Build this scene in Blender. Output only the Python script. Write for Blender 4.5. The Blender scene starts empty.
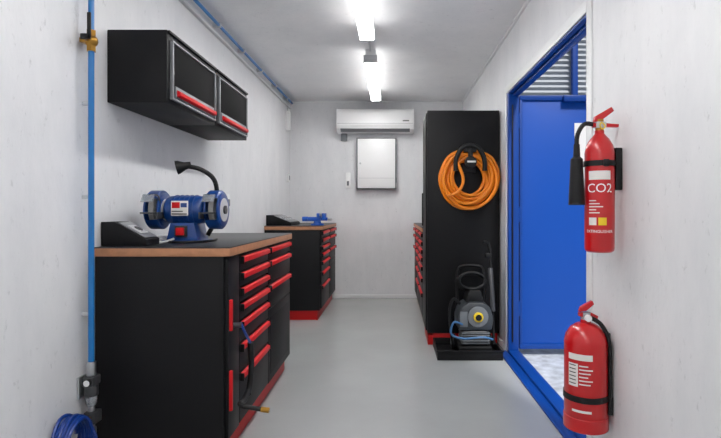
import bpy, bmesh, math
from mathutils import Vector, Matrix
from math import sin, cos, pi, radians

scene = bpy.context.scene
scene.view_settings.view_transform = 'Standard'
scene.view_settings.look = 'None'
scene.view_settings.exposure = 0.16
scene.view_settings.gamma = 1.08

# ---------------------------------------------------------------- materials
def srgb(r, g, b):
    def f(c):
        c /= 255.0
        return c / 12.92 if c <= 0.04045 else ((c + 0.055) / 1.055) ** 2.4
    return (f(r), f(g), f(b), 1.0)

def mat(name, rgb, rough=0.5, metal=0.0, emis=None, var=0.0, vscale=8.0, bump=0.0, bscale=60.0, spec=0.5, alpha=1.0, trans=0.0, coat=0.0):
    m = bpy.data.materials.new(name)
    m.use_nodes = True
    nt = m.node_tree
    p = nt.nodes['Principled BSDF']
    col = srgb(*rgb)
    p.inputs['Base Color'].default_value = col
    p.inputs['Roughness'].default_value = rough
    p.inputs['Metallic'].default_value = metal
    p.inputs['Specular IOR Level'].default_value = spec
    p.inputs['Coat Weight'].default_value = coat
    p.inputs['Transmission Weight'].default_value = trans
    tc = nt.nodes.new('ShaderNodeTexCoord')
    if var > 0:
        n = nt.nodes.new('ShaderNodeTexNoise')
        n.inputs['Scale'].default_value = vscale
        n.inputs['Detail'].default_value = 6
        nt.links.new(tc.outputs['Object'], n.inputs['Vector'])
        r = nt.nodes.new('ShaderNodeValToRGB')
        r.color_ramp.elements[0].position = 0.3
        r.color_ramp.elements[1].position = 0.7
        r.color_ramp.elements[0].color = tuple(c * (1 - var) for c in col[:3]) + (1,)
        r.color_ramp.elements[1].color = tuple(min(1, c * (1 + var)) for c in col[:3]) + (1,)
        nt.links.new(n.outputs['Fac'], r.inputs['Fac'])
        nt.links.new(r.outputs['Color'], p.inputs['Base Color'])
    if bump > 0:
        n2 = nt.nodes.new('ShaderNodeTexNoise')
        n2.inputs['Scale'].default_value = bscale
        n2.inputs['Detail'].default_value = 4
        nt.links.new(tc.outputs['Object'], n2.inputs['Vector'])
        b = nt.nodes.new('ShaderNodeBump')
        b.inputs['Strength'].default_value = bump
        b.inputs['Distance'].default_value = 0.01
        nt.links.new(n2.outputs['Fac'], b.inputs['Height'])
        nt.links.new(b.outputs['Normal'], p.inputs['Normal'])
    if emis:
        p.inputs['Emission Color'].default_value = emis[0]
        p.inputs['Emission Strength'].default_value = emis[1]
    return m

def wall_material(name, base, dark, rough=0.45):
    """painted steel panel with faint vertical streaks and dark scuffs"""
    m = bpy.data.materials.new(name)
    m.use_nodes = True
    nt = m.node_tree
    p = nt.nodes['Principled BSDF']
    p.inputs['Roughness'].default_value = rough
    geo = nt.nodes.new('ShaderNodeNewGeometry')
    mp = nt.nodes.new('ShaderNodeMapping')
    mp.inputs['Scale'].default_value = (2.2, 2.2, 0.9)
    nt.links.new(geo.outputs['Position'], mp.inputs['Vector'])
    n = nt.nodes.new('ShaderNodeTexNoise')
    n.inputs['Scale'].default_value = 1.6
    n.inputs['Detail'].default_value = 8
    n.inputs['Roughness'].default_value = 0.7
    nt.links.new(mp.outputs['Vector'], n.inputs['Vector'])
    r = nt.nodes.new('ShaderNodeValToRGB')
    r.color_ramp.elements[0].position = 0.3
    r.color_ramp.elements[1].position = 0.65
    r.color_ramp.elements[0].color = srgb(*dark)
    r.color_ramp.elements[1].color = srgb(*base)
    nt.links.new(n.outputs['Fac'], r.inputs['Fac'])
    # small scuff marks
    mp2 = nt.nodes.new('ShaderNodeMapping')
    mp2.inputs['Scale'].default_value = (9, 9, 5)
    nt.links.new(geo.outputs['Position'], mp2.inputs['Vector'])
    n3 = nt.nodes.new('ShaderNodeTexNoise')
    n3.inputs['Scale'].default_value = 3.0
    n3.inputs['Detail'].default_value = 10
    n3.inputs['Roughness'].default_value = 0.75
    nt.links.new(mp2.outputs['Vector'], n3.inputs['Vector'])
    r3 = nt.nodes.new('ShaderNodeValToRGB')
    r3.color_ramp.elements[0].position = 0.59
    r3.color_ramp.elements[1].position = 0.69
    r3.color_ramp.elements[0].color = (0, 0, 0, 1)
    r3.color_ramp.elements[1].color = (0.5, 0.5, 0.5, 1)
    nt.links.new(n3.outputs['Fac'], r3.inputs['Fac'])
    mx = nt.nodes.new('ShaderNodeMixRGB')
    mx.inputs['Color2'].default_value = srgb(165, 166, 168)
    nt.links.new(r3.outputs['Color'], mx.inputs['Fac'])
    nt.links.new(r.outputs['Color'], mx.inputs['Color1'])
    nt.links.new(mx.outputs['Color'], p.inputs['Base Color'])
    b = nt.nodes.new('ShaderNodeBump')
    b.inputs['Strength'].default_value = 0.25
    b.inputs['Distance'].default_value = 0.02
    nt.links.new(n.outputs['Fac'], b.inputs['Height'])
    nt.links.new(b.outputs['Normal'], p.inputs['Normal'])
    return m

M_wall = wall_material('painted_wall_panel', (232, 232, 234), (219, 220, 223))
M_ceil = wall_material('painted_ceiling', (236, 236, 237), (226, 227, 229), 0.4)
M_floor = mat('grey_epoxy_floor', (166, 168, 168), 0.22, var=0.05, vscale=2.0, bump=0.05, bscale=25)
M_trim = mat('white_trim', (232, 233, 234), 0.4)
M_black = mat('black_powdercoat', (16, 16, 18), 0.55, bump=0.05, bscale=300, spec=0.2)
M_black2 = mat('black_drawer_front', (13, 13, 15), 0.5, spec=0.2)
M_matte = mat('matte_black_door', (13, 13, 14), 0.75, spec=0.08)
M_dkgrey = mat('dark_grey_metal', (54, 55, 58), 0.4)
M_red = mat('red_handle_plastic', (204, 16, 24), 0.5, spec=0.22)
M_kick = mat('red_kick_plate', (186, 12, 12), 0.45, spec=0.3)
M_wood = mat('beech_plywood_edge', (174, 118, 82), 0.5, var=0.12, vscale=30)
M_top = mat('black_worktop_laminate', (40, 41, 44), 0.4, spec=0.4)
M_silver = mat('brushed_silver', (190, 192, 195), 0.3, metal=0.9)
M_alu = mat('silver_trim_paint', (130, 132, 136), 0.35, metal=0.3)
M_white = mat('white_plastic', (243, 243, 243), 0.35)
M_ltgrey = mat('light_grey_plastic', (200, 201, 203), 0.4)
M_midgrey = mat('mid_grey_plastic', (108, 112, 116), 0.45)
M_washer = mat('washer_housing', (48, 52, 56), 0.4)
M_bluepipe = mat('blue_air_pipe', (12, 108, 178), 0.3)
M_bluehose = mat('blue_hose', (8, 52, 135), 0.3)
M_brass = mat('brass', (170, 125, 52), 0.3, metal=0.9)
M_rubber = mat('black_rubber', (14, 14, 15), 0.5, spec=0.3)
M_grinder = mat('grinder_blue', (6, 58, 128), 0.35, coat=0.3)
M_orange = mat('orange_hose', (243, 132, 6), 0.45)
M_ext = mat('extinguisher_red', (194, 6, 14), 0.28, coat=0.3)
M_extlabel = mat('label_white', (232, 228, 224), 0.5)
M_yellow = mat('yellow_plastic', (238, 202, 28), 0.4)
M_door = mat('door_blue_paint', (0, 68, 164), 0.4, spec=0.35)
M_doord = mat('door_frame_blue', (0, 56, 138), 0.4, spec=0.35)
M_stone = mat('abrasive_wheel', (150, 150, 150), 0.9, bump=0.4, bscale=200)
M_clear = mat('clear_bowl', (205, 210, 215), 0.1, trans=0.7)
M_palegreen = mat('water_hose_blue', (60, 110, 160), 0.4)
M_out = mat('outside_white_metal', (188, 191, 195), 0.5)
M_ground = mat('outside_ground', (184, 188, 194), 0.6, var=0.3, vscale=14)
M_lamp = mat('led_diffuser', (255, 255, 255), 0.5, emis=((1.0, 0.99, 0.975, 1), 34.0))
M_lampside = mat('led_diffuser_rim', (255, 255, 255), 0.5, emis=((1.0, 0.99, 0.975, 1), 6.0))
M_text = mat('black_print', (25, 25, 25), 0.5)
M_wtext = mat('white_print', (245, 245, 245), 0.5)

# ---------------------------------------------------------------- builder
class B:
    def __init__(self, name, origin=(0, 0, 0)):
        self.name = name
        self.bm = bmesh.new()
        self.mats = []
        self.o = Vector(origin)

    def mi(self, m):
        if m not in self.mats:
            self.mats.append(m)
        return self.mats.index(m)

    def merge(self, t, m, M=None):
        if M is not None:
            bmesh.ops.transform(t, matrix=M, verts=t.verts)
        bmesh.ops.recalc_face_normals(t, faces=t.faces)
        k = self.mi(m)
        for f in t.faces:
            f.material_index = k
        me = bpy.data.meshes.new('tmp')
        t.to_mesh(me)
        t.free()
        self.bm.from_mesh(me)
        bpy.data.meshes.remove(me)

    def box(self, x0, x1, y0, y1, z0, z1, m, bev=0.0, seg=2, rot=None):
        t = bmesh.new()
        bmesh.ops.create_cube(t, size=1)
        sx, sy, sz = abs(x1 - x0), abs(y1 - y0), abs(z1 - z0)
        bmesh.ops.scale(t, vec=(sx, sy, sz), verts=t.verts)
        if bev > 0:
            bmesh.ops.bevel(t, geom=list(t.edges), offset=min(bev, sx / 2.1, sy / 2.1, sz / 2.1), segments=seg, affect='EDGES', profile=0.5)
        M = Matrix.Translation(((x0 + x1) / 2, (y0 + y1) / 2, (z0 + z1) / 2))
        if rot is not None:
            M = M @ rot
        self.merge(t, m, M)

    def lathe(self, prof, p0, axis, m, seg=32, a0=0.0, a1=2 * pi, ref=None):
        """prof: list of (r, h) along axis from p0"""
        t = bmesh.new()
        ax = Vector(axis).normalized()
        q = Vector((0, 0, 1)).rotation_difference(ax).to_matrix().to_4x4()
        M = Matrix.Translation(Vector(p0)) @ q
        full = abs((a1 - a0) - 2 * pi) < 1e-6
        n = seg if full else seg + 1
        rings = []
        for (r, h) in prof:
            if r < 1e-6:
                rings.append([t.verts.new((0, 0, h))])
            else:
                rings.append([t.verts.new((r * cos(a0 + (a1 - a0) * i / seg), r * sin(a0 + (a1 - a0) * i / seg), h)) for i in range(n)])
        for A, Bq in zip(rings[:-1], rings[1:]):
            cnt = seg
            for i in range(cnt):
                j = (i + 1) % n
                if len(A) == 1 and len(Bq) == 1:
                    continue
                if len(A) == 1:
                    t.faces.new((A[0], Bq[i], Bq[j]))
                elif len(Bq) == 1:
                    t.faces.new((A[i], A[j], Bq[0]))
                else:
                    t.faces.new((A[i], A[j], Bq[j], Bq[i]))
        self.merge(t, m, M)

    def cyl(self, p0, p1, r, m, r2=None, seg=24, bev=0.0):
        p0 = Vector(p0); p1 = Vector(p1)
        L = (p1 - p0).length
        r2 = r if r2 is None else r2
        if bev > 0:
            prof = [(0, 0), (r - bev, 0), (r - bev * 0.3, bev * 0.3), (r, bev), (r2, L - bev), (r2 - bev * 0.3, L - bev * 0.3), (r2 - bev, L), (0, L)]
        else:
            prof = [(0, 0), (r, 0), (r2, L), (0, L)]
        self.lathe(prof, p0, p1 - p0, m, seg)

    def tube(self, pts, r, m, seg=10, closed=False, smooth=6):
        pts = [Vector(p) for p in pts]
        if smooth > 1 and len(pts) > 2:
            out = []
            n = len(pts)
            rng = range(n) if closed else range(n - 1)
            for i in rng:
                if closed:
                    a, b, c, d = pts[(i - 1) % n], pts[i], pts[(i + 1) % n], pts[(i + 2) % n]
                else:
                    a, b, c, d = pts[max(i - 1, 0)], pts[i], pts[i + 1], pts[min(i + 2, n - 1)]
                for k in range(smooth):
                    u = k / smooth
                    out.append(0.5 * ((2 * b) + (c - a) * u + (2 * a - 5 * b + 4 * c - d) * u * u + (3 * b - a - 3 * c + d) * u ** 3))
            if not closed:
                out.append(pts[-1])
            pts = out
        t = bmesh.new()
        n = len(pts)
        rings = []
        prev = None
        for i, p in enumerate(pts):
            if closed:
                tg = (pts[(i + 1) % n] - pts[(i - 1) % n])
            else:
                tg = pts[min(i + 1, n - 1)] - pts[max(i - 1, 0)]
            if tg.length < 1e-9:
                tg = Vector((0, 0, 1))
            tg.normalize()
            if prev is None:
                up = Vector((0, 0, 1)) if abs(tg.z) < 0.9 else Vector((1, 0, 0))
                nrm = tg.cross(up).normalized()
            else:
                nrm = prev - tg * prev.dot(tg)
                if nrm.length < 1e-6:
                    nrm = tg.orthogonal()
                nrm.normalize()
            prev = nrm
            bn = tg.cross(nrm)
            rings.append([t.verts.new(p + nrm * (r * cos(2 * pi * k / seg)) + bn * (r * sin(2 * pi * k / seg))) for k in range(seg)])
        for i in range(n if closed else n - 1):
            A = rings[i]; C = rings[(i + 1) % n]
            for k in range(seg):
                l = (k + 1) % seg
                t.faces.new((A[k], A[l], C[l], C[k]))
        if not closed:
            t.faces.new(rings[0][::-1]); t.faces.new(rings[-1])
        self.merge(t, m)

    def prism(self, poly, axis, a0, a1, m, bev=0.0):
        """poly: 2D points; axis 'x': (y,z); 'y': (x,z); 'z': (x,y)"""
        t = bmesh.new()
        def P(u, v, w):
            return {'x': (w, u, v), 'y': (u, w, v), 'z': (u, v, w)}[axis]
        A = [t.verts.new(P(u, v, a0)) for u, v in poly]
        C = [t.verts.new(P(u, v, a1)) for u, v in poly]
        t.faces.new(A); t.faces.new(C[::-1])
        n = len(poly)
        for i in range(n):
            j = (i + 1) % n
            t.faces.new((A[i], A[j], C[j], C[i]))
        if bev > 0:
            bmesh.ops.recalc_face_normals(t, faces=t.faces)
            bmesh.ops.bevel(t, geom=list(t.edges), offset=bev, segments=2, affect='EDGES', profile=0.5)
        self.merge(t, m)

    def sphere(self, c, r, m, scale=(1, 1, 1)):
        t = bmesh.new()
        bmesh.ops.create_uvsphere(t, u_segments=20, v_segments=12, radius=r)
        self.merge(t, m, Matrix.Translation(Vector(c)) @ Matrix.Diagonal((*scale, 1)))

    def patch(self, c, r, a0, a1, z0, z1, m, seg=16):
        t = bmesh.new()
        A = []; C = []
        for i in range(seg + 1):
            a = a0 + (a1 - a0) * i / seg
            A.append(t.verts.new((c[0] + r * cos(a), c[1] + r * sin(a), z0)))
            C.append(t.verts.new((c[0] + r * cos(a), c[1] + r * sin(a), z1)))
        for i in range(seg):
            t.faces.new((A[i], A[i + 1], C[i + 1], C[i]))
        k = self.mi(m)
        for f in t.faces:
            f.material_index = k
        me = bpy.data.meshes.new('tmp'); t.to_mesh(me); t.free()
        self.bm.from_mesh(me); bpy.data.meshes.remove(me)

    def text(self, s, size, m, fn):
        cu = bpy.data.curves.new('txt', 'FONT')
        cu.body = s; cu.size = size; cu.align_x = 'CENTER'; cu.align_y = 'CENTER'
        cu.resolution_u = 3
        ob = bpy.data.objects.new('txt', cu)
        scene.collection.objects.link(ob)
        bpy.context.view_layer.update()
        me = bpy.data.meshes.new_from_object(ob)
        for v in me.vertices:
            v.co = fn(v.co.x, v.co.y)
        k = self.mi(m)
        for p in me.polygons:
            p.material_index = k
        me.update()
        self.bm.from_mesh(me)
        bpy.data.objects.remove(ob); bpy.data.curves.remove(cu); bpy.data.meshes.remove(me)

    def done(self, ang=35, parent=None):
        me = bpy.data.meshes.new(self.name)
        bmesh.ops.translate(self.bm, vec=-self.o, verts=self.bm.verts)
        self.bm.to_mesh(me); self.bm.free()
        for m in self.mats:
            me.materials.append(m)
        me.polygons.foreach_set('use_smooth', [True] * len(me.polygons))
        me.set_sharp_from_angle(angle=radians(ang))
        ob = bpy.data.objects.new(self.name, me)
        ob.location = self.o
        if parent is not None:
            ob.parent = parent
            ob.location = self.o - parent.location
        scene.collection.objects.link(ob)
        return ob

# ---------------------------------------------------------------- room constants
XL, XR = -1.326, 0.924
YB, YF = 6.50, -1.6
H = 2.56
DY0, DY1, DZ = 2.36, 4.02, 2.08     # door opening
T = 0.06

b = B('floor'); b.box(XL - T, XR + T, YF - T, YB + T, -0.1, 0, M_floor); b.done()
b = B('ceiling'); b.box(XL - T, XR + T, YF - T, YB + T, H, H + 0.1, M_ceil)
b.done()
b = B('wall_left'); b.box(XL - T, XL, YF - T, YB + T, 0, H, M_wall); b.done()
b = B('wall_back'); b.box(XL, XR, YB, YB + T, 0, H, M_wall); b.done()
b = B('wall_front'); b.box(XL, XR, YF - T, YF, 0, H, M_wall); b.done()
b = B('wall_right')
b.box(XR, XR + T, YF - T, DY0, 0, H, M_wall)
b.box(XR, XR + T, DY1, YB + T, 0, H, M_wall)
b.box(XR, XR + T, DY0, DY1, DZ, H, M_wall)
b.done()
b = B('baseboard_back'); b.box(XL, XR, YB - 0.012, YB, 0, 0.05, M_trim, 0.003); b.done()
b = B('baseboard_left'); b.box(XL, XL + 0.012, YF, 2.20, 0, 0.05, M_trim, 0.003)
b.box(XL, XL + 0.012, 3.62, 5.16, 0, 0.05, M_trim, 0.003); b.done()
b = B('baseboard_right')
b.box(XR - 0.012, XR, YF, DY0 - 0.07, 0, 0.05, M_trim, 0.003)
b.box(XR - 0.012, XR, DY1 + 0.07, YB - 0.012, 0, 0.05, M_trim, 0.003); b.done()
# corner cove trims at ceiling
b = B('trim_1'); b.box(XR - 0.02, XR, YF, YB - 0.02, H - 0.02, H, M_trim, 0.004); b.done()
b = B('trim_2'); b.box(XL, XL + 0.02, YF, YB - 0.02, H - 0.02, H, M_trim, 0.004); b.done()
b = B('trim_3'); b.box(XL, XR, YB - 0.02, YB, H - 0.02, H, M_trim, 0.004); b.done()
# white flashing round the door
b = B('trim_4')
b.box(XR - 0.008, XR, DY0 - 0.06, DY0, 0, DZ + 0.06, M_trim, 0.002)
b.box(XR - 0.008, XR, DY0, DY1, DZ, DZ + 0.06, M_trim, 0.002)
b.box(XR - 0.008, XR, DY1, DY1 + 0.06, 0, DZ + 0.06, M_trim, 0.002)
b.done()

# ---------------------------------------------------------------- door frame + leaf
b = B('door_frame', (XR + 0.06, (DY0 + DY1) / 2, 0))
fx0, fx1 = XR + 0.002, XR + T + 0.025
b.box(fx0, fx1, DY1 - 0.045, DY1, 0.0, DZ, M_doord, 0.004)
b.box(fx0 + 0.05, fx1, DY0, DY0 + 0.03, 0.0, DZ, M_doord, 0.004)
b.box(fx0 + 0.035, fx1, DY0 + 0.03, DY1 - 0.045, DZ - 0.03, DZ, M_doord, 0.004)
b.box(fx0, fx0 + 0.035, DY0, DY1 - 0.045, DZ - 0.012, DZ, M_doord, 0.003)
# raised blue threshold
b.box(XR - 0.065, XR - 0.0, DY0 + 0.0, DY1 + 0.02, 0.0, 0.012, M_doord, 0.003)
b.box(XR, fx1, DY0 + 0.03, DY1 - 0.045, 0.0, 0.03, M_doord, 0.004)
b.tube([(fx0 + 0.03, DY1 - 0.055, 0.1), (fx0 + 0.03, DY1 - 0.055, DZ - 0.1)], 0.006, M_rubber, 6)
b.done()

b = B('door_1', (1.1, DY1 - 0.03, 0.03))
lx0, lx1 = fx1 + 0.01, fx1 + 0.86
ly = DY1 - 0.02
b.box(lx0, lx1, ly, ly + 0.04, 0.035, DZ - 0.02, M_door, 0.004)
b.box(lx0, lx1, ly - 0.012, ly, DZ - 0.06, DZ - 0.02, M_doord, 0.003)
b.box(lx0, lx1, ly - 0.012, ly, 0.035, 0.075, M_doord, 0.003)
b.box(lx0, lx0 + 0.02, ly - 0.012, ly, 0.075, DZ - 0.06, M_doord, 0.003)
for z in (0.3, 1.05, 1.8):
    b.cyl((lx0 - 0.004, ly - 0.004, z), (lx0 - 0.004, ly - 0.004, z + 0.12), 0.01, M_doord, seg=12)
# notice sheet and latch bar
b.box(lx0 + 0.44, lx0 + 0.66, ly - 0.004, ly - 0.001, 1.28, 1.84, M_extlabel)
b.cyl((lx0 + 0.78, ly - 0.04, 0.1), (lx0 + 0.78, ly - 0.04, 1.95), 0.012, M_silver, seg=12)
b.box(lx0 + 0.74, lx0 + 0.82, ly - 0.045, ly, 0.95, 1.1, M_dkgrey, 0.005)
# closer body and arm on the head of the leaf
b.box(lx0 + 0.34, lx0 + 0.56, ly - 0.05, ly, DZ - 0.075, DZ - 0.025, M_doord, 0.006)
b.done()

# ---------------------------------------------------------------- outside
b = B('ground'); b.box(XR + T + 0.001, 9, -6, 14, -0.14, -0.02, M_ground); b.done()
b = B('neighbouring_building', (3, 7.5, 0))
bx0, bx1, by = 1.3, 8, 7.2
b.box(bx0, bx1, by, by + 2, -0.02, 4.6, M_out)
z = 0.2
while z < 4.5:
    b.prism([(by - 0.05, z), (by, z + 0.02), (by, z + 0.06)], 'x', bx0, bx1, M_out)
    z += 0.075
b.box(bx0 + 1.25, bx0 + 1.33, by - 0.14, by - 0.055, -0.02, 4.6, M_doord, 0.01)
b.done()

# ---------------------------------------------------------------- ceiling lights
def batten(y0, y1):
    x = -0.19
    zb = 2.44
    b = B('ceiling_light', (x, (y0 + y1) / 2, H))
    b.box(x - 0.045, x + 0.045, y0 + 0.02, y1 - 0.02, zb + 0.05, H - 0.001, M_white, 0.005)
    # frosted housing with the bright lens set in its underside
    b.box(x - 0.056, x + 0.056, y0 + 0.02, y1 - 0.02, zb + 0.004, zb + 0.055, M_lampside, 0.006)
    b.box(x - 0.048, x + 0.048, y0 + 0.025, y1 - 0.025, zb, zb + 0.0045, M_lamp)
    for yy in (y0, y1 - 0.02):
        b.box(x - 0.06, x + 0.06, yy, yy + 0.02, zb - 0.003, zb + 0.065, M_ltgrey, 0.004)
    b.cyl((x + 0.0, y1, H - 0.02), (x, y1 + 0.55 if y1 < 5 else y1 + 0.1, H - 0.02), 0.008, M_ltgrey, seg=8)
    b.done()
batten(4.38, 5.94)
batten(2.27, 3.83)
batten(0.16, 1.72)
batten(-1.5, -0.4)  # unseen extra batten behind the camera, added to brighten the near walls

# ---------------------------------------------------------------- benches
def bench(name, sg, y0, y1, cols, xfront, ztop=0.98):
    """sg=-1 left wall, +1 right wall.  cols: list of (ya,yb,kind,[z tops])"""
    xw = (XL + 0.002) if sg < 0 else (XR - 0.014)
    xw2 = xw
    inn = -sg                      # direction towards the room
    xc = xfront - inn * 0.03       # carcass front
    b = B(name, ((xw2 + xc) / 2, (y0 + y1) / 2, 0))
    zc = ztop - 0.042
    b.box(xw2, xc, y0 + 0.006, y1 - 0.006, 0.10, zc, M_black, 0.004)
    b.box(xw2 + inn * 0.02, xc - inn * 0.03, y0 + 0.03, y1 - 0.03, 0.0, 0.10, M_kick)
    b.box(xc - inn * 0.035, xc - inn * 0.022, y0 + 0.012, y1 - 0.012, 0.0, 0.098, M_kick, 0.002)
    b.box(xw2, xfront, y0, y1, zc, ztop - 0.006, M_wood, 0.002)
    b.box(xw2, xfront - inn * 0.001, y0 + 0.001, y1 - 0.001, ztop - 0.006, ztop, M_top, 0.001)
    th = 0.018
    for (ya, yb, kind, zs) in cols:
        if kind == 'drawers' or kind == 'mixed':
            tops = zs
            for i, zt in enumerate(tops[:-1]):
                zb = tops[i + 1] + 0.006
                b.box(xc, xc + inn * th, ya + 0.004, yb - 0.004, zb, zt - 0.003, M_black2, 0.002)
                x1 = xc + inn * th
                poly = [(x1, zt - 0.004), (x1 + inn * 0.016, zt - 0.010), (x1 + inn * 0.018, zt - 0.030), (x1 + inn * 0.012, zt - 0.034), (x1, zt - 0.040)]
                b.prism(poly, 'y', ya + 0.02, yb - 0.02, M_red, 0.0015)
                b.box(x1, x1 + inn * 0.019, ya + 0.012, ya + 0.02, zt - 0.04, zt - 0.004, M_black2, 0.001)
                b.box(x1, x1 + inn * 0.019, yb - 0.02, yb - 0.012, zt - 0.04, zt - 0.004, M_black2, 0.001)
        if kind == 'mixed':
            zt = tops[-1]
            b.box(xc, xc + inn * th, ya + 0.004, yb - 0.004, 0.115, zt, M_black2, 0.002)
            b.box(xc + inn * th, xc + inn * (th + 0.003), ya + 0.05, yb - 0.05, 0.16, zt - 0.05, M_black, 0.001)
        if kind == 'door':
            b.box(xc, xc + inn * th, ya + 0.004, yb - 0.004, 0.115, zc - 0.01, M_black2, 0.002)
            x1 = xc + inn * th
            for (za, zb) in zs:
                b.prism([(x1, ya + 0.012), (x1 + inn * 0.013, ya + 0.016), (x1 + inn * 0.013, ya + 0.028), (x1, ya + 0.034)], 'z', za, zb, M_red, 0.0012)
    return b

DR = [0.925, 0.845, 0.77, 0.695, 0.61, 0.50, 0.36, 0.115]
MX = [0.925, 0.845, 0.70, 0.55]
b = bench('workbench', -1, 2.22, 3.60,
          [(2.235, 2.40, 'door', [(0.60, 0.74), (0.24, 0.42)]),
           (2.40, 2.96, 'drawers', DR),
           (2.96, 3.585, 'mixed', MX)], -0.72)
near_bench = b.done()
b = bench('workbench', -1, 5.18, 6.47,
          [(5.195, 5.82, 'drawers', DR), (5.82, 6.455, 'mixed', MX)], -0.72)
b.done()
b = bench('workbench', 1, 4.70, 6.47,
          [(4.715, 5.30, 'drawers', DR), (5.30, 5.88, 'drawers', DR), (5.88, 6.455, 'mixed', MX)], 0.28)
b.done()

# ---------------------------------------------------------------- tall cabinet
b = B('tall_tool_cabinet', (0.61, 4.45, 0))
b.box(0.30, XR - 0.014, 4.24, 4.68, 0.10, 1.99, M_black, 0.005)
b.box(0.345, XR - 0.03, 4.25, 4.67, 0.0, 0.10, M_kick, 0.002)
b.box(0.305, 0.345, 4.25, 4.67, 0.0, 0.085, M_kick, 0.002)
b.box(0.288, 0.30, 4.26, 4.66, 0.12, 1.97, M_black2, 0.002)
b.box(0.275, 0.288, 4.60, 4.625, 1.0, 1.3, M_rubber, 0.003)
b.done()

# ---------------------------------------------------------------- wall cabinets
def wall_cab(y0, y1):
    z0, z1 = 1.645, 1.985
    xf = -1.046
    b = B('wall_cabinet', (-1.18, (y0 + y1) / 2, z0))
    b.box(XL + 0.001, xf, y0, y1, z0, z1, M_black, 0.004)
    t = 0.014
    b.box(xf, xf + 0.012, y0 + 0.004, y1 - 0.004, z1 - t, z1 - 0.002, M_black2, 0.002)
    fy0, fy1, fz0, fz1 = y0 + 0.03, y1 - 0.03, z0 + 0.03, z1 - 0.05
    for (a, c, d, e) in ((fy0, fy1, fz1, fz1 + 0.008), (fy0, fy1, fz0 - 0.010, fz0), (fy0, fy0 + 0.01, fz0, fz1), (fy1 - 0.01, fy1, fz0, fz1)):
        b.box(xf, xf + 0.016, a, c, d, e, M_alu, 0.001)
    b.box(xf, xf + 0.008, fy0 + 0.01, fy1 - 0.01, fz0, fz1, M_matte, 0.001)
    b.box(xf + 0.008, xf + 0.016, fy0 + 0.03, fy1 - 0.03, fz0 + 0.006, fz0 + 0.06, M_midgrey, 0.002)
    b.prism([(xf + 0.016, fz0 + 0.012), (xf + 0.034, fz0 + 0.018), (xf + 0.034, fz0 + 0.036), (xf + 0.016, fz0 + 0.045)], 'y', fy0 + 0.04, fy1 - 0.04, M_red, 0.002)
    b.done()
wall_cab(2.325, 2.96)
wall_cab(2.965, 3.60)

# ---------------------------------------------------------------- socket consoles on benches
def console(y0, y1, x1, ztop=0.981):
    x0 = XL + 0.004
    b = B('socket_console', ((x0 + x1) / 2, (y0 + y1) / 2, ztop))
    b.prism([(x0, ztop), (x1, ztop), (x1, ztop + 0.03), (x0 + 0.06, ztop + 0.11), (x0, ztop + 0.11)], 'y', y0, y1, M_black, 0.003)
    dx, dz = x1 - (x0 + 0.06), -0.08
    L = math.hypot(dx, dz)
    rot = Matrix.Rotation(math.atan2(-dz, dx), 4, 'Y')
    cx, cz = (x1 + x0 + 0.06) / 2 + 0.0025, ztop + 0.07 + 0.0025
    b.box(cx - L * 0.42, cx + L * 0.42, y0 + 0.01, y1 - 0.01, cz - 0.002, cz + 0.002, M_alu, 0.001, rot=rot)
    n = max(1, int((y1 - y0) / 0.12))
    for i in range(n):
        yc = y0 + (i + 0.5) * (y1 - y0) / n
        b.box(cx - 0.035, cx + 0.035, yc - 0.035, yc + 0.035, cz + 0.001, cz + 0.006, M_ltgrey, 0.002, rot=rot)
        nrm = Vector((-dz, 0, dx)).normalized()
        c0 = Vector((cx, yc, cz)) + nrm * 0.004
        b.cyl(c0, c0 + nrm * 0.004, 0.02, M_dkgrey, seg=16)
    b.done()
console(2.27, 2.40, -1.115)
console(5.25, 5.75, -1.06)

# ---------------------------------------------------------------- bench grinder
gx, gy, gz = -1.055, 2.58, 0.981
b = B('bench_grinder', (gx, gy, gz))
b.prism([(gx - 0.085, gz), (gx + 0.085, gz), (gx + 0.075, gz + 0.03), (gx + 0.06, gz + 0.10), (gx - 0.06, gz + 0.10), (gx - 0.075, gz + 0.03)], 'y', gy - 0.07, gy + 0.08, M_grinder, 0.006)
b.box(gx - 0.1, gx + 0.1, gy - 0.075, gy + 0.085, gz, gz + 0.012, M_grinder, 0.003)
az = gz + 0.165
b.lathe([(0, -0.105), (0.045, -0.105), (0.06, -0.098), (0.07, -0.085), (0.073, -0.06), (0.073, 0.06), (0.07, 0.085), (0.06, 0.098), (0.045, 0.105), (0, 0.105)], (gx, gy, az), (1, 0, 0), M_grinder, 32)
for k in range(-2, 3):
    b.lathe([(0.073, -0.003), (0.077, -0.003), (0.077, 0.003), (0.073, 0.003)], (gx + k * 0.025, gy, az), (1, 0, 0), M_grinder, 32)
b.box(gx - 0.05, gx + 0.035, gy - 0.082, gy - 0.074, az - 0.03, az + 0.045, M_extlabel, 0.003)
b.box(gx - 0.045, gx - 0.005, gy - 0.084, gy - 0.081, az + 0.008, az + 0.038, M_red, 0.001)
b.box(gx - 0.045, gx + 0.03, gy - 0.084, gy - 0.081, az - 0.024, az - 0.018, M_text)
b.box(gx - 0.045, gx + 0.01, gy - 0.084, gy - 0.081, az - 0.010, az - 0.005, M_text)
b.box(gx + 0.0, gx + 0.03, gy - 0.084, gy - 0.081, az + 0.012, az + 0.034, M_grinder)
b.box(gx - 0.032, gx + 0.028, gy - 0.084, gy - 0.066, gz + 0.03, gz + 0.085, M_text, 0.004)
b.box(gx - 0.022, gx + 0.018, gy - 0.094, gy - 0.08, gz + 0.038, gz + 0.076, M_red, 0.004)
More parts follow.
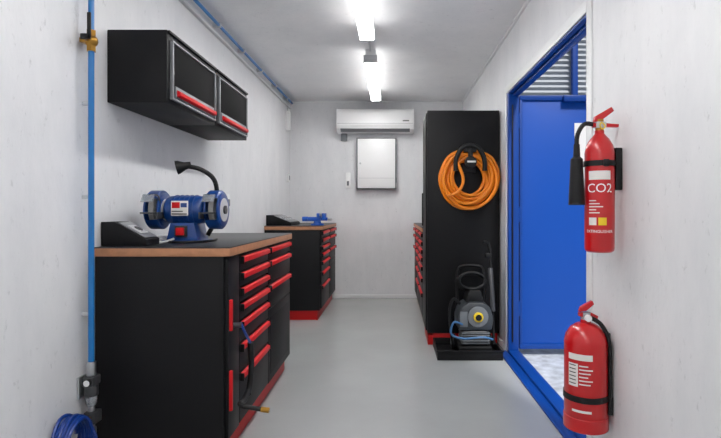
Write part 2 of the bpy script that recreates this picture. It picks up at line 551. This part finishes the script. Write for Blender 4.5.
for s in (-1, 1):
    cx = gx + s * 0.15
    b.cyl((gx + s * 0.1, gy, az), (cx, gy, az), 0.022, M_silver)
    b.cyl((cx - 0.012, gy, az), (cx + 0.012, gy, az), 0.086, M_stone, seg=40)
    prof = [(0.06, -0.033), (0.094, -0.033), (0.1, -0.027), (0.1, 0.027), (0.094, 0.033), (0.05, 0.033)]
    b.lathe(prof, (cx, gy, az), (1, 0, 0), M_grinder, 32, a0=radians(-60), a1=radians(235))
    b.cyl((cx + s * 0.027, gy, az), (cx + s * 0.038, gy, az), 0.088, M_grinder, seg=40, bev=0.003)
    b.cyl((cx + s * 0.038, gy, az), (cx + s * 0.041, gy, az), 0.06, M_ltgrey, seg=32)
    b.cyl((cx + s * 0.041, gy, az), (cx + s * 0.05, gy, az), 0.022, M_dkgrey, seg=20)
    b.cyl((cx - s * 0.038, gy, az), (cx - s * 0.027, gy, az), 0.084, M_grinder, seg=40, bev=0.003)
    b.cyl((cx - s * 0.041, gy, az), (cx - s * 0.038, gy, az), 0.055, M_ltgrey, seg=32)
    b.box(cx - 0.03, cx + 0.03, gy - 0.135, gy - 0.09, az - 0.02, az - 0.012, M_dkgrey, 0.002)
    b.box(cx - s * 0.045 - 0.004, cx - s * 0.045 + 0.004, gy - 0.12, gy - 0.02, az - 0.045, az - 0.012, M_dkgrey, 0.002)
    b.box(cx - 0.03, cx + 0.03, gy - 0.115, gy - 0.112, az + 0.035, az + 0.08, M_clear, 0.001, rot=Matrix.Rotation(radians(-35), 4, 'X'))
    b.tube([(cx - s * 0.035, gy - 0.06, az + 0.03), (cx - s * 0.035, gy - 0.08, az + 0.07), (cx, gy - 0.105, az + 0.075)], 0.004, M_dkgrey, 8)
# gooseneck work lamp
b.tube([(gx + 0.085, gy + 0.05, gz + 0.03), (gx + 0.12, gy + 0.07, gz + 0.12), (gx + 0.128, gy + 0.07, gz + 0.25), (gx + 0.115, gy + 0.05, gz + 0.33), (gx + 0.06, gy + 0.02, gz + 0.375), (gx + 0.0, gy - 0.01, gz + 0.39)], 0.012, M_rubber, 12)
b.lathe([(0, -0.01), (0.016, -0.01), (0.02, 0.02), (0.034, 0.05), (0.036, 0.062), (0.03, 0.062), (0.0, 0.055)], (gx + 0.01, gy - 0.005, gz + 0.395), (-1, -0.3, -0.25), M_rubber, 24)
grinder = b.done()

b = B('power_cable', (-1.1, 2.6, gz))
b.tube([(-1.09, 2.50, gz + 0.02), (-1.12, 2.46, gz + 0.007), (-1.15, 2.43, gz + 0.007), (-1.18, 2.50, gz + 0.016), (-1.14, 2.60, gz + 0.016), (-1.18, 2.63, gz + 0.02), (-1.20, 2.55, gz + 0.02), (-1.16, 2.54, gz + 0.03), (-1.10, 2.66, gz + 0.01), (-1.06, 2.70, gz + 0.007)], 0.006, M_ltgrey, 8)
b.tube([(-1.11, 2.49, gz + 0.007), (-1.09, 2.46, gz + 0.007), (-1.06, 2.43, gz + 0.007), (-0.98, 2.46, gz + 0.007), (-0.92, 2.56, gz + 0.007), (-0.94, 2.68, gz + 0.007)], 0.006, M_rubber, 8)
b.done(parent=grinder)

# ---------------------------------------------------------------- vise on rear bench
vx, vy, vz = -0.80, 5.36, 0.981
M_vise = mat('vise_blue_enamel', (10, 84, 190), 0.4)
b = B('bench_vise', (vx, vy, vz))
b.cyl((vx, vy, vz), (vx, vy, vz + 0.018), 0.07, M_vise, seg=28, bev=0.003)
b.cyl((vx, vy, vz + 0.018), (vx, vy, vz + 0.05), 0.045, M_vise, r2=0.035)
b.box(vx - 0.10, vx + 0.04, vy - 0.045, vy + 0.045, vz + 0.045, vz + 0.09, M_vise, 0.012)
b.box(vx + 0.0, vx + 0.035, vy - 0.07, vy + 0.07, vz + 0.08, vz + 0.13, M_vise, 0.006)
b.box(vx + 0.033, vx + 0.04, vy - 0.07, vy + 0.07, vz + 0.1, vz + 0.132, M_silver, 0.001)
b.box(vx + 0.055, vx + 0.09, vy - 0.07, vy + 0.07, vz + 0.06, vz + 0.13, M_vise, 0.006)
b.box(vx + 0.05, vx + 0.056, vy - 0.07, vy + 0.07, vz + 0.1, vz + 0.132, M_silver, 0.001)
b.box(vx + 0.0, vx + 0.11, vy - 0.028, vy + 0.028, vz + 0.05, vz + 0.085, M_vise, 0.006)
b.cyl((vx + 0.09, vy, vz + 0.065), (vx + 0.15, vy, vz + 0.065), 0.013, M_silver)
b.cyl((vx + 0.14, vy - 0.08, vz + 0.065), (vx + 0.14, vy + 0.08, vz + 0.065), 0.006, M_silver, seg=12)
b.sphere((vx + 0.14, vy - 0.08, vz + 0.065), 0.011, M_silver); b.sphere((vx + 0.14, vy + 0.08, vz + 0.065), 0.011, M_silver)
b.cyl((vx - 0.16, vy, vz + 0.068), (vx - 0.1, vy, vz + 0.068), 0.025, M_vise)
b.done()

# ---------------------------------------------------------------- compressed air line, left wall
px = XL + 0.045
b = B('compressed_air_pipe', (px, 2.13, 1.4))
b.tube([(px, 2.13, 0.50), (px, 2.13, 2.47)], 0.012, M_bluepipe, 14, smooth=1)
b.tube([(px, 2.13, 2.46), (px, 2.132, 2.492), (px, 2.15, 2.51), (px, 2.19, 2.512)], 0.012, M_bluepipe, 14)
b.tube([(px, 2.18, 2.512), (px, 6.42, 2.512)], 0.012, M_bluepipe, 14, smooth=1)
for y in (2.5, 3.1, 3.7, 4.3, 4.9, 5.5, 6.1):
    b.box(XL, px + 0.016, y - 0.012, y + 0.012, 2.495, 2.53, M_ltgrey, 0.003)
for z in (0.7, 1.2, 1.6, 2.2):
    b.box(XL, px + 0.008, 2.134, 2.142, z - 0.008, z + 0.008, M_ltgrey, 0.003)
# brass ball valve
zv = 1.865
b.cyl((px, 2.13, zv - 0.045), (px, 2.13, zv - 0.02), 0.019, M_brass, seg=6)
b.sphere((px, 2.13, zv), 0.027, M_brass)
b.cyl((px, 2.13, zv + 0.02), (px, 2.13, zv + 0.045), 0.019, M_brass, seg=6)
b.cyl((px, 2.11, zv), (px, 2.075, zv), 0.009, M_brass, seg=12)
b.box(px + 0.018, px + 0.034, 2.068, 2.076, zv - 0.012, zv + 0.1, M_rubber, 0.003)
b.box(px - 0.01, px + 0.034, 2.068, 2.076, zv - 0.012, zv + 0.012, M_rubber, 0.003)
b.box(px - 0.04, px + 0.0, 2.11, 2.15, zv - 0.01, zv + 0.01, M_brass, 0.003)
b.done()
# conduit parallel to pipe
b = B('cable_conduit', (XL + 0.02, 4, 2.47))
b.box(XL + 0.0005, XL + 0.028, 1.2, 6.46, 2.445, 2.475, M_ltgrey, 0.003)
b.done()
# filter regulator
b = B('air_filter_regulator', (px, 2.12, 0.4))
b.box(XL + 0.001, XL + 0.012, 2.10, 2.16, 0.35, 0.44, M_silver, 0.002)
b.box(px - 0.025, px + 0.025, 2.10, 2.16, 0.40, 0.44, M_dkgrey, 0.006)
b.cyl((px, 2.13, 0.44), (px, 2.13, 0.50), 0.018, M_silver, seg=20, bev=0.003)
b.lathe([(0.0, 0), (0.014, 0), (0.022, 0.015), (0.024, 0.03), (0.024, 0.06), (0, 0.06)], (px, 2.13, 0.31), (0, 0, 1), M_clear, 20)
b.cyl((px, 2.13, 0.355), (px, 2.13, 0.40), 0.027, M_dkgrey, seg=20, bev=0.003)
b.cyl((px + 0.005, 2.093, 0.42), (px + 0.005, 2.086, 0.42), 0.013, M_white, seg=20)
b.cyl((px + 0.005, 2.10, 0.42), (px + 0.005, 2.087, 0.42), 0.016, M_rubber, seg=20)
b.cyl((px, 2.13, 0.32), (px, 2.13, 0.22), 0.014, M_silver, seg=12)
b.box(px - 0.02, px + 0.03, 2.105, 2.16, 0.24, 0.29, M_dkgrey, 0.005)
b.cyl((px, 2.13, 0.14), (px, 2.13, 0.22), 0.02, M_silver, seg=12, bev=0.003)
b.cyl((px + 0.005, 2.115, 0.265), (px + 0.005, 2.095, 0.265), 0.012, M_brass, seg=6)
b.done()
# coiled blue hose hung beside it
pts = []
cx, cy, cz = XL + 0.06, 1.985, 0.22
for i in range(0, 6 * 14 + 1):
    a = 2 * pi * i / 14
    pts.append((XL + 0.02 + 0.08 * i / 84, cy + 0.085 * cos(a) + 0.006 * sin(3.1 * a), cz + 0.10 * sin(a) + 0.006 * sin(1.3 * a)))
b = B('coiled_air_hose', (cx, cy, cz))
b.tube(pts, 0.0075, M_bluehose, 8, smooth=2)
b.tube([pts[-1], (px + 0.03, 2.075, 0.25), (px + 0.005, 2.085, 0.265)], 0.0075, M_bluehose, 8)
b.done()

# ---------------------------------------------------------------- blow gun and hose on bench front
xb = -0.705
b = B('air_blow_gun', (xb, 2.3, 0.5))
b.cyl((xb - 0.018, 2.28, 0.62), (xb + 0.02, 2.28, 0.62), 0.012, M_dkgrey, seg=12)
b.tube([(xb + 0.015, 2.28, 0.63), (xb + 0.03, 2.30, 0.58), (xb + 0.035, 2.35, 0.53), (xb + 0.035, 2.37, 0.51)], 0.0065, M_bluehose, 8)
b.tube([(xb + 0.035, 2.365, 0.52), (xb + 0.035, 2.38, 0.45), (xb + 0.035, 2.38, 0.38), (xb + 0.03, 2.37, 0.31), (xb + 0.03, 2.34, 0.285)], 0.014, M_rubber, 12)
b.tube([(xb + 0.03, 2.35, 0.295), (xb + 0.03, 2.28, 0.275), (xb + 0.03, 2.22, 0.285), (xb + 0.06, 2.20, 0.28)], 0.012, M_rubber, 10)
b.cyl((xb + 0.05, 2.20, 0.281), (xb + 0.13, 2.20, 0.268), 0.010, M_rubber, seg=12)
b.cyl((xb + 0.13, 2.20, 0.268), (xb + 0.165, 2.20, 0.264), 0.012, M_brass, seg=12)
b.done(parent=near_bench)

# ---------------------------------------------------------------- small wall boxes left
b = B('wall_socket', (XL, 3.95, 1.2))
for y in (3.86, 3.96):
    b.box(XL + 0.0005, XL + 0.03, y - 0.04, y + 0.04, 1.16, 1.27, M_white, 0.006)
    b.box(XL + 0.03, XL + 0.036, y - 0.028, y + 0.028, 1.175, 1.23, M_midgrey, 0.003)
b.done()
b = B('junction_box', (XL, 6.25, 2.3))
b.box(XL + 0.0005, XL + 0.05, 6.22, 6.30, 2.14, 2.38, M_white, 0.006)
b.cyl((XL + 0.02, 6.26, 2.38), (XL + 0.02, 6.26, 2.445), 0.01, M_ltgrey, seg=10)
b.done()
b = B('wall_switch', (XL, 6.35, 1.55))
b.box(XL + 0.0005, XL + 0.03, 6.28, 6.36, 1.5, 1.6, M_white, 0.005)
b.box(XL + 0.03, XL + 0.034, 6.30, 6.34, 1.52, 1.58, M_midgrey, 0.002)
b.done()
b = B('wall_switch', (-0.57, YB, 1.52))
b.box(-0.60, -0.54, YB - 0.03, YB - 0.0005, 1.43, 1.63, M_white, 0.005)
b.box(-0.585, -0.555, YB - 0.034, YB - 0.03, 1.46, 1.52, M_midgrey, 0.002)
b.done()

# ---------------------------------------------------------------- air conditioner
b = B('air_conditioner', (-0.215, YB - 0.1, 2.15))
ax0, ax1 = -0.70, 0.275
y1 = YB - 0.0005
poly = [(y1, 2.13), (y1, 2.425), (y1 - 0.17, 2.425), (y1 - 0.20, 2.41), (y1 - 0.215, 2.37), (y1 - 0.215, 2.22), (y1 - 0.19, 2.165), (y1 - 0.13, 2.13)]
b.prism(poly, 'x', ax0, ax1, M_white, 0.005)
b.box(ax0 + 0.01, ax1 - 0.01, y1 - 0.2165, y1 - 0.214, 2.233, 2.237, M_midgrey)
b.box(ax0 + 0.05, ax1 - 0.05, y1 - 0.205, y1 - 0.15, 2.15, 2.158, M_midgrey, rot=Matrix.Rotation(radians(-35), 4, 'X'))
b.box(ax0 + 0.06, ax1 - 0.06, y1 - 0.16, y1 - 0.06, 2.4255, 2.4275, M_ltgrey)
b.box(ax1 - 0.14, ax1 - 0.06, y1 - 0.217, y1 - 0.215, 2.26, 2.275, M_midgrey)
b.box(ax0 + 0.04, ax0 + 0.12, y1 - 0.05, y1, 2.04, 2.135, M_midgrey, 0.005)
b.done()
# ---------------------------------------------------------------- electrical panel
b = B('electrical_panel', (-0.2, YB, 1.75))
ex0, ex1, ez0, ez1 = -0.455, 0.055, 1.41, 2.07
b.box(ex0, ex1, YB - 0.10, YB - 0.0005, ez0, ez1, M_midgrey, 0.006)
b.box(ex0 + 0.015, ex1 - 0.015, YB - 0.114, YB - 0.10, ez0 + 0.015, ez1 - 0.015, M_white, 0.005)
b.box(ex0 + 0.03, ex1 - 0.03, YB - 0.1155, YB - 0.113, ez0 + 0.14, ez0 + 0.145, M_ltgrey)
b.cyl((ex0 + 0.05, YB - 0.114, 1.74), (ex0 + 0.05, YB - 0.122, 1.74), 0.012, M_ltgrey, seg=16)
b.box(ex1 - 0.012, ex1 + 0.003, YB - 0.112, YB - 0.09, ez1 - 0.15, ez1 - 0.08, M_midgrey, 0.002)
b.box(ex1 - 0.012, ex1 + 0.003, YB - 0.112, YB - 0.09, ez0 + 0.08, ez0 + 0.15, M_midgrey, 0.002)
b.done()

# ---------------------------------------------------------------- orange hose coil on hook
hx, hy, hz = 0.648, 4.24, 1.42
b = B('orange_air_hose', (hx, hy - 0.08, hz))
import random
random.seed(4)
for k in range(13):
    layer = k % 3
    r0 = 0.148 + 0.026 * (k // 3) + random.uniform(-0.008, 0.008)
    yy = hy - 0.022 - 0.027 * layer
    ox, oz = random.uniform(-0.02, 0.02), random.uniform(-0.022, 0.015)
    pts = []
    for i in range(24):
        a = 2 * pi * i / 24
        rx = r0 * 0.98 * (1 + 0.03 * sin(2 * a + k))
        rz = r0 * (1.06 + 0.03 * sin(3 * a + k * 1.7))
        z = rz * sin(a)
        if z > 0.16:
            z = 0.16 + (z - 0.16) * 0.5
        pts.append((hx + ox + rx * cos(a) * (1.0 if z < 0 else 1.0 - 0.12 * z / 0.2), yy + 0.008 * sin(a * 2 + k), hz + oz + z))
    b.tube(pts, 0.012, M_orange, 10, closed=True, smooth=2)
b.tube([(hx - 0.11, hy - 0.1, hz + 0.13), (hx - 0.06, hy - 0.115, hz - 0.02), (hx - 0.1, hy - 0.11, hz - 0.12), (hx - 0.19, hy - 0.1, hz - 0.16)], 0.0125, M_orange, 10)
hose = b.done()
b = B('hose_hook', (hx, hy, hz + 0.2))
b.box(hx - 0.06, hx + 0.06, hy - 0.012, hy - 0.0005, hz + 0.04, hz + 0.25, M_rubber, 0.004)
arc = [(hx - 0.12, hy - 0.1, hz + 0.05), (hx - 0.115, hy - 0.1, hz + 0.15), (hx - 0.07, hy - 0.1, hz + 0.235), (hx, hy - 0.1, hz + 0.26), (hx + 0.07, hy - 0.1, hz + 0.235), (hx + 0.115, hy - 0.1, hz + 0.15), (hx + 0.12, hy - 0.1, hz + 0.05)]
b.tube(arc, 0.02, M_rubber, 12)
b.box(hx - 0.05, hx + 0.05, hy - 0.115, hy - 0.005, hz + 0.205, hz + 0.235, M_rubber, 0.006)
b.cyl((hx, hy - 0.135, hz + 0.12), (hx, hy - 0.10, hz + 0.12), 0.05, M_rubber, seg=24, bev=0.005)
b.box(hx - 0.02, hx + 0.02, hy - 0.12, hy - 0.1, hz + 0.1, hz + 0.24, M_rubber, 0.004)
b.box(hx - 0.03, hx + 0.04, hy - 0.139, hy - 0.134, hz + 0.115, hz + 0.13, M_extlabel, 0.001)
b.done(parent=hose)

# ---------------------------------------------------------------- drip tray
tx0, tx1, ty0, ty1 = 0.345, 0.845, 3.80, 4.22
b = B('drip_tray', ((tx0 + tx1) / 2, (ty0 + ty1) / 2, 0))
b.box(tx0, tx1, ty0, ty1, 0.001, 0.012, M_black, 0.002)
b.box(tx0, tx1, ty0, ty0 + 0.01, 0.001, 0.07, M_black, 0.003)
b.box(tx0, tx1, ty1 - 0.01, ty1, 0.001, 0.07, M_black, 0.003)
b.box(tx0, tx0 + 0.01, ty0, ty1, 0.001, 0.07, M_black, 0.003)
b.box(tx1 - 0.01, tx1, ty0, ty1, 0.001, 0.07, M_black, 0.003)
b.box(tx0 - 0.008, tx1 + 0.008, ty0 - 0.008, ty0 + 0.012, 0.065, 0.075, M_black, 0.002)
b.done()

# ---------------------------------------------------------------- pressure washer
wx, wy = 0.65, 4.02
zf = 0.013
b = B('pressure_washer', (wx, wy, zf))
for s in (-1, 1):
    b.cyl((wx + s * 0.13, wy + 0.07, zf + 0.06), (wx + s * 0.165, wy + 0.07, zf + 0.06), 0.06, M_rubber, seg=28, bev=0.008)
    b.cyl((wx + s * 0.165, wy + 0.07, zf + 0.06), (wx + s * 0.169, wy + 0.07, zf + 0.06), 0.03, M_midgrey, seg=20)
b.box(wx - 0.13, wx + 0.13, wy - 0.13, wy + 0.11, zf + 0.03, zf + 0.07, M_rubber, 0.012)
b.box(wx - 0.10, wx - 0.05, wy - 0.13, wy - 0.08, zf, zf + 0.04, M_rubber, 0.006)
b.box(wx + 0.05, wx + 0.10, wy - 0.13, wy - 0.08, zf, zf + 0.04, M_rubber, 0.006)
b.box(wx - 0.10, wx + 0.11, wy - 0.11, wy + 0.10, zf + 0.07, zf + 0.19, M_dkgrey, 0.02, 3)
for k in range(5):
    b.box(wx - 0.105, wx + 0.115, wy - 0.115, wy + 0.1, zf + 0.085 + k * 0.02, zf + 0.092 + k * 0.02, M_midgrey, 0.002)
b.prism([(wx - 0.13, zf + 0.19), (wx + 0.13, zf + 0.19), (wx + 0.145, zf + 0.28), (wx + 0.12, zf + 0.37), (wx + 0.06, zf + 0.41), (wx - 0.05, zf + 0.41), (wx - 0.11, zf + 0.37), (wx - 0.14, zf + 0.28)], 'y', wy - 0.12, wy + 0.12, M_washer, 0.018)
b.prism([(wx - 0.07, zf + 0.40), (wx + 0.08, zf + 0.40), (wx + 0.05, zf + 0.50), (wx - 0.04, zf + 0.50)], 'y', wy - 0.08, wy + 0.10, M_rubber, 0.015)
b.cyl((wx + 0.02, wy - 0.12, zf + 0.30), (wx + 0.02, wy - 0.135, zf + 0.30), 0.08, M_midgrey, seg=32, bev=0.004)
b.cyl((wx + 0.02, wy - 0.135, zf + 0.30), (wx + 0.02, wy - 0.155, zf + 0.30), 0.038, M_yellow, seg=32, bev=0.004)
b.cyl((wx + 0.02, wy - 0.155, zf + 0.30), (wx + 0.02, wy - 0.165, zf + 0.30), 0.024, M_rubber, seg=20)
b.box(wx - 0.12, wx - 0.06, wy - 0.126, wy - 0.118, zf + 0.22, zf + 0.34, M_midgrey, 0.004)
b.tube([(wx - 0.11, wy + 0.10, zf + 0.3), (wx - 0.11, wy + 0.12, zf + 0.52), (wx - 0.10, wy + 0.125, zf + 0.64), (wx - 0.05, wy + 0.125, zf + 0.67), (wx + 0.05, wy + 0.125, zf + 0.67), (wx + 0.10, wy + 0.125, zf + 0.64), (wx + 0.11, wy + 0.12, zf + 0.52), (wx + 0.11, wy + 0.10, zf + 0.3)], 0.014, M_rubber, 12)
for k in range(4):
    pts = []
    for i in range(16):
        a = 2 * pi * i / 16
        pts.append((wx - 0.01 + (0.12 - 0.006 * k) * cos(a), wy + 0.02 - 0.02 * k + 0.02, zf + 0.55 + 0.065 * sin(a) + 0.006 * k))
    b.tube(pts, 0.011, M_rubber, 8, closed=True, smooth=2)
b.cyl((wx + 0.165, wy - 0.02, zf + 0.06), (wx + 0.15, wy + 0.06, zf + 0.80), 0.011, M_rubber, seg=12)
b.cyl((wx + 0.158, wy - 0.015, zf + 0.32), (wx + 0.15, wy + 0.05, zf + 0.66), 0.02, M_dkgrey, seg=14, bev=0.003)
b.box(wx + 0.11, wx + 0.16, wy + 0.04, wy + 0.08, zf + 0.74, zf + 0.78, M_rubber, 0.008)
b.tube([(wx + 0.15, wy + 0.06, zf + 0.80), (wx + 0.13, wy + 0.06, zf + 0.86), (wx + 0.09, wy + 0.05, zf + 0.87)], 0.014, M_rubber, 10)
b.tube([(wx - 0.10, wy - 0.125, zf + 0.24), (wx - 0.17, wy - 0.14, zf + 0.26), (wx - 0.19, wy - 0.14, zf + 0.17), (wx - 0.10, wy - 0.16, zf + 0.14), (wx + 0.05, wy - 0.165, zf + 0.15), (wx + 0.13, wy - 0.15, zf + 0.13)], 0.008, M_palegreen, 10)
b.tube([(wx - 0.12, wy - 0.11, zf + 0.40), (wx - 0.17, wy - 0.13, zf + 0.44), (wx - 0.20, wy - 0.12, zf + 0.36), (wx - 0.19, wy - 0.1, zf + 0.2), (wx - 0.17, wy - 0.1, zf + 0.08)], 0.011, M_rubber, 10)
b.done()

# ---------------------------------------------------------------- extinguishers
def on_cyl(c, r, ac, z):
    def f(u, v):
        a = ac + u / r
        return Vector((c[0] + r * cos(a), c[1] + r * sin(a), z + v))
    return f

# CO2
ex, ey = 0.838, 2.02
z0, r = 0.975, 0.057
b = B('fire_extinguisher', (ex, ey, z0))
b.lathe([(0, 0.0), (r - 0.012, 0.0), (r - 0.003, 0.006), (r, 0.016), (r, 0.40), (r - 0.006, 0.43), (r - 0.02, 0.455), (0.024, 0.47), (0.018, 0.478), (0.018, 0.49), (0, 0.49)], (ex, ey, z0), (0, 0, 1), M_ext, 48)
zt = z0 + 0.485
b.cyl((ex, ey, zt), (ex, ey, zt + 0.05), 0.016, M_brass, seg=16)
b.box(ex - 0.018, ex + 0.022, ey - 0.018, ey + 0.018, zt + 0.015, zt + 0.04, M_ltgrey, 0.004)
b.prism([(ex - 0.028, zt + 0.035), (ex + 0.02, zt + 0.035), (ex + 0.075, zt + 0.03), (ex + 0.073, zt + 0.018), (ex + 0.03, zt + 0.02), (ex - 0.028, zt + 0.018)], 'y', ey - 0.011, ey + 0.011, M_ext, 0.002)
b.prism([(ex - 0.025, zt + 0.04), (ex - 0.02, zt + 0.062), (ex + 0.045, zt + 0.1), (ex + 0.055, zt + 0.084), (ex + 0.0, zt + 0.042)], 'y', ey - 0.011, ey + 0.011, M_ext, 0.002)
b.tube([(ex + 0.0, ey - 0.02, zt + 0.035), (ex + 0.012, ey - 0.025, zt + 0.02), (ex + 0.002, ey - 0.028, zt + 0.008), (ex - 0.008, ey - 0.025, zt + 0.02)], 0.0025, M_yellow, 6, closed=True)
b.tube([(ex - 0.015, ey, zt + 0.028), (ex - 0.06, ey - 0.0, zt + 0.032), (ex - 0.088, ey + 0.0, zt - 0.01), (ex - 0.092, ey, zt - 0.06)], 0.009, M_rubber, 10)
b.lathe([(0, 0.0), (0.012, 0.0), (0.014, 0.05), (0.024, 0.06), (0.032, 0.245), (0.028, 0.245), (0.02, 0.07), (0, 0.06)], (ex - 0.092, ey, zt - 0.05), (0, 0, -1), M_rubber, 24)
ac = radians(-112)
b.patch((ex, ey), r + 0.0008, ac - 0.85, ac + 0.85, z0 + 0.09, z0 + 0.33, M_ext)
b.patch((ex, ey), r + 0.0012, ac - 0.75, ac + 0.75, z0 + 0.29, z0 + 0.325, M_extlabel)
b.text('CO2', 0.05, M_wtext, on_cyl((ex, ey), r + 0.0016, ac, z0 + 0.255))
for i in range(5):
    b.patch((ex, ey), r + 0.0016, ac - 0.72, ac - 0.72 + 0.5 + 0.22 * ((i * 7) % 3), z0 + 0.205 - i * 0.012, z0 + 0.209 - i * 0.012, M_extlabel, 10)
b.patch((ex, ey), r + 0.0016, ac - 0.72, ac - 0.2, z0 + 0.11, z0 + 0.14, M_extlabel, 8)
b.patch((ex, ey), r + 0.0016, ac - 0.08, ac + 0.45, z0 + 0.11, z0 + 0.14, M_yellow, 8)
b.text('EXTINGUISHER', 0.016, M_wtext, on_cyl((ex, ey), r + 0.0016, ac, z0 + 0.085))
b.lathe([(r + 0.001, 0), (r + 0.004, 0), (r + 0.004, 0.022), (r + 0.001, 0.022)], (ex, ey, z0 + 0.345), (0, 0, 1), M_rubber, 40)
b.box(ex + r, XR - 0.0005, ey - 0.02, ey + 0.02, z0 + 0.25, z0 + 0.42, M_rubber, 0.004)
b.box(ex - 0.01, ex + 0.012, ey - r - 0.012, ey - r + 0.0, z0 + 0.342, z0 + 0.37, M_rubber, 0.003)
b.done()

# powder
ex, ey = 0.825, 2.13
z0, r = 0.225, 0.088
b = B('fire_extinguisher', (ex, ey, z0))
b.lathe([(0, 0.02), (r - 0.015, 0.0), (r - 0.004, 0.004), (r, 0.015), (r, 0.36), (r - 0.006, 0.39), (r - 0.025, 0.42), (0.04, 0.437), (0.022, 0.442), (0.022, 0.455), (0, 0.455)], (ex, ey, z0), (0, 0, 1), M_ext, 48)
b.lathe([(r + 0.001, 0), (r + 0.003, 0.002), (r + 0.003, 0.055), (r + 0.001, 0.057)], (ex, ey, z0 + 0.0), (0, 0, 1), M_ext, 48)
zt = z0 + 0.45
b.cyl((ex, ey, zt), (ex, ey, zt + 0.035), 0.02, M_silver, seg=18)
b.cyl((ex, ey - 0.02, zt + 0.015), (ex, ey - 0.034, zt + 0.015), 0.014, M_white, seg=18)
b.prism([(ex - 0.03, zt + 0.035), (ex + 0.02, zt + 0.035), (ex + 0.05, zt + 0.02), (ex + 0.046, zt + 0.004), (ex + 0.02, zt + 0.012), (ex - 0.03, zt + 0.018)], 'y', ey - 0.012, ey + 0.012, M_ext, 0.002)
b.prism([(ex - 0.03, zt + 0.038), (ex - 0.022, zt + 0.058), (ex + 0.025, zt + 0.085), (ex + 0.032, zt + 0.07), (ex + 0.0, zt + 0.043)], 'y', ey - 0.012, ey + 0.012, M_ext, 0.002)
b.tube([(ex + 0.015, ey - 0.01, zt + 0.015), (ex + 0.05, ey - 0.04, zt - 0.01), (ex + 0.078, ey - 0.05, zt - 0.08), (ex + 0.082, ey - 0.05, zt - 0.2), (ex + 0.082, ey - 0.05, zt - 0.33)], 0.009, M_rubber, 10)
b.cyl((ex + 0.082, ey - 0.05, zt - 0.31), (ex + 0.082, ey - 0.05, zt - 0.38), 0.012, M_rubber, seg=14)
ac = radians(-125)
b.patch((ex, ey), r + 0.0012, ac - 0.6, ac + 0.55, z0 + 0.30, z0 + 0.325, M_extlabel)
b.patch((ex, ey), r + 0.0012, ac - 0.6, ac - 0.1, z0 + 0.19, z0 + 0.285, M_extlabel)
for i in range(6):
    b.patch((ex, ey), r + 0.0018, ac - 0.05, ac + 0.35 + 0.1 * ((i * 5) % 3), z0 + 0.275 - i * 0.015, z0 + 0.280 - i * 0.015, M_extlabel, 10)
    b.patch((ex, ey), r + 0.0018, ac - 0.55, ac - 0.2, z0 + 0.275 - i * 0.015, z0 + 0.279 - i * 0.015, M_text, 10)
b.patch((ex, ey), r + 0.0012, ac - 0.4, ac + 0.5, z0 + 0.085, z0 + 0.095, M_extlabel)
b.lathe([(r + 0.001, 0), (r + 0.004, 0), (r + 0.004, 0.025), (r + 0.001, 0.025)], (ex, ey, z0 + 0.125), (0, 0, 1), M_rubber, 48)
b.box(ex + 0.05, XR - 0.0005, ey - 0.02, ey + 0.02, z0 + 0.1, z0 + 0.4, M_rubber, 0.004)
b.done()

# ---------------------------------------------------------------- world + sun
w = bpy.data.worlds.new('sky_world')
scene.world = w
w.use_nodes = True
bg = w.node_tree.nodes['Background']
sky = w.node_tree.nodes.new('ShaderNodeTexSky')
sky.sky_type = 'HOSEK_WILKIE'
sky.sun_direction = (0.5, -0.3, 0.8)
sky.turbidity = 5
w.node_tree.links.new(sky.outputs['Color'], bg.inputs['Color'])
bg.inputs['Strength'].default_value = 1.6
sl = bpy.data.lights.new('sun', 'SUN'); sl.energy = 3.0; sl.angle = radians(10)
so = bpy.data.objects.new('sun', sl); so.rotation_euler = (radians(38), radians(12), 0)
so.location = (3, -2, 6)
scene.collection.objects.link(so)

# ---------------------------------------------------------------- camera
cd = bpy.data.cameras.new('camera')
cd.lens = 24.97; cd.sensor_width = 36
cd.shift_x = -31.5 / 721; cd.shift_y = -9 / 721
cam = bpy.data.objects.new('camera', cd)
cam.location = (0, 0, 1.145); cam.rotation_euler = (radians(90), 0, 0)
cd.clip_start = 0.05
scene.collection.objects.link(cam)
scene.camera = cam
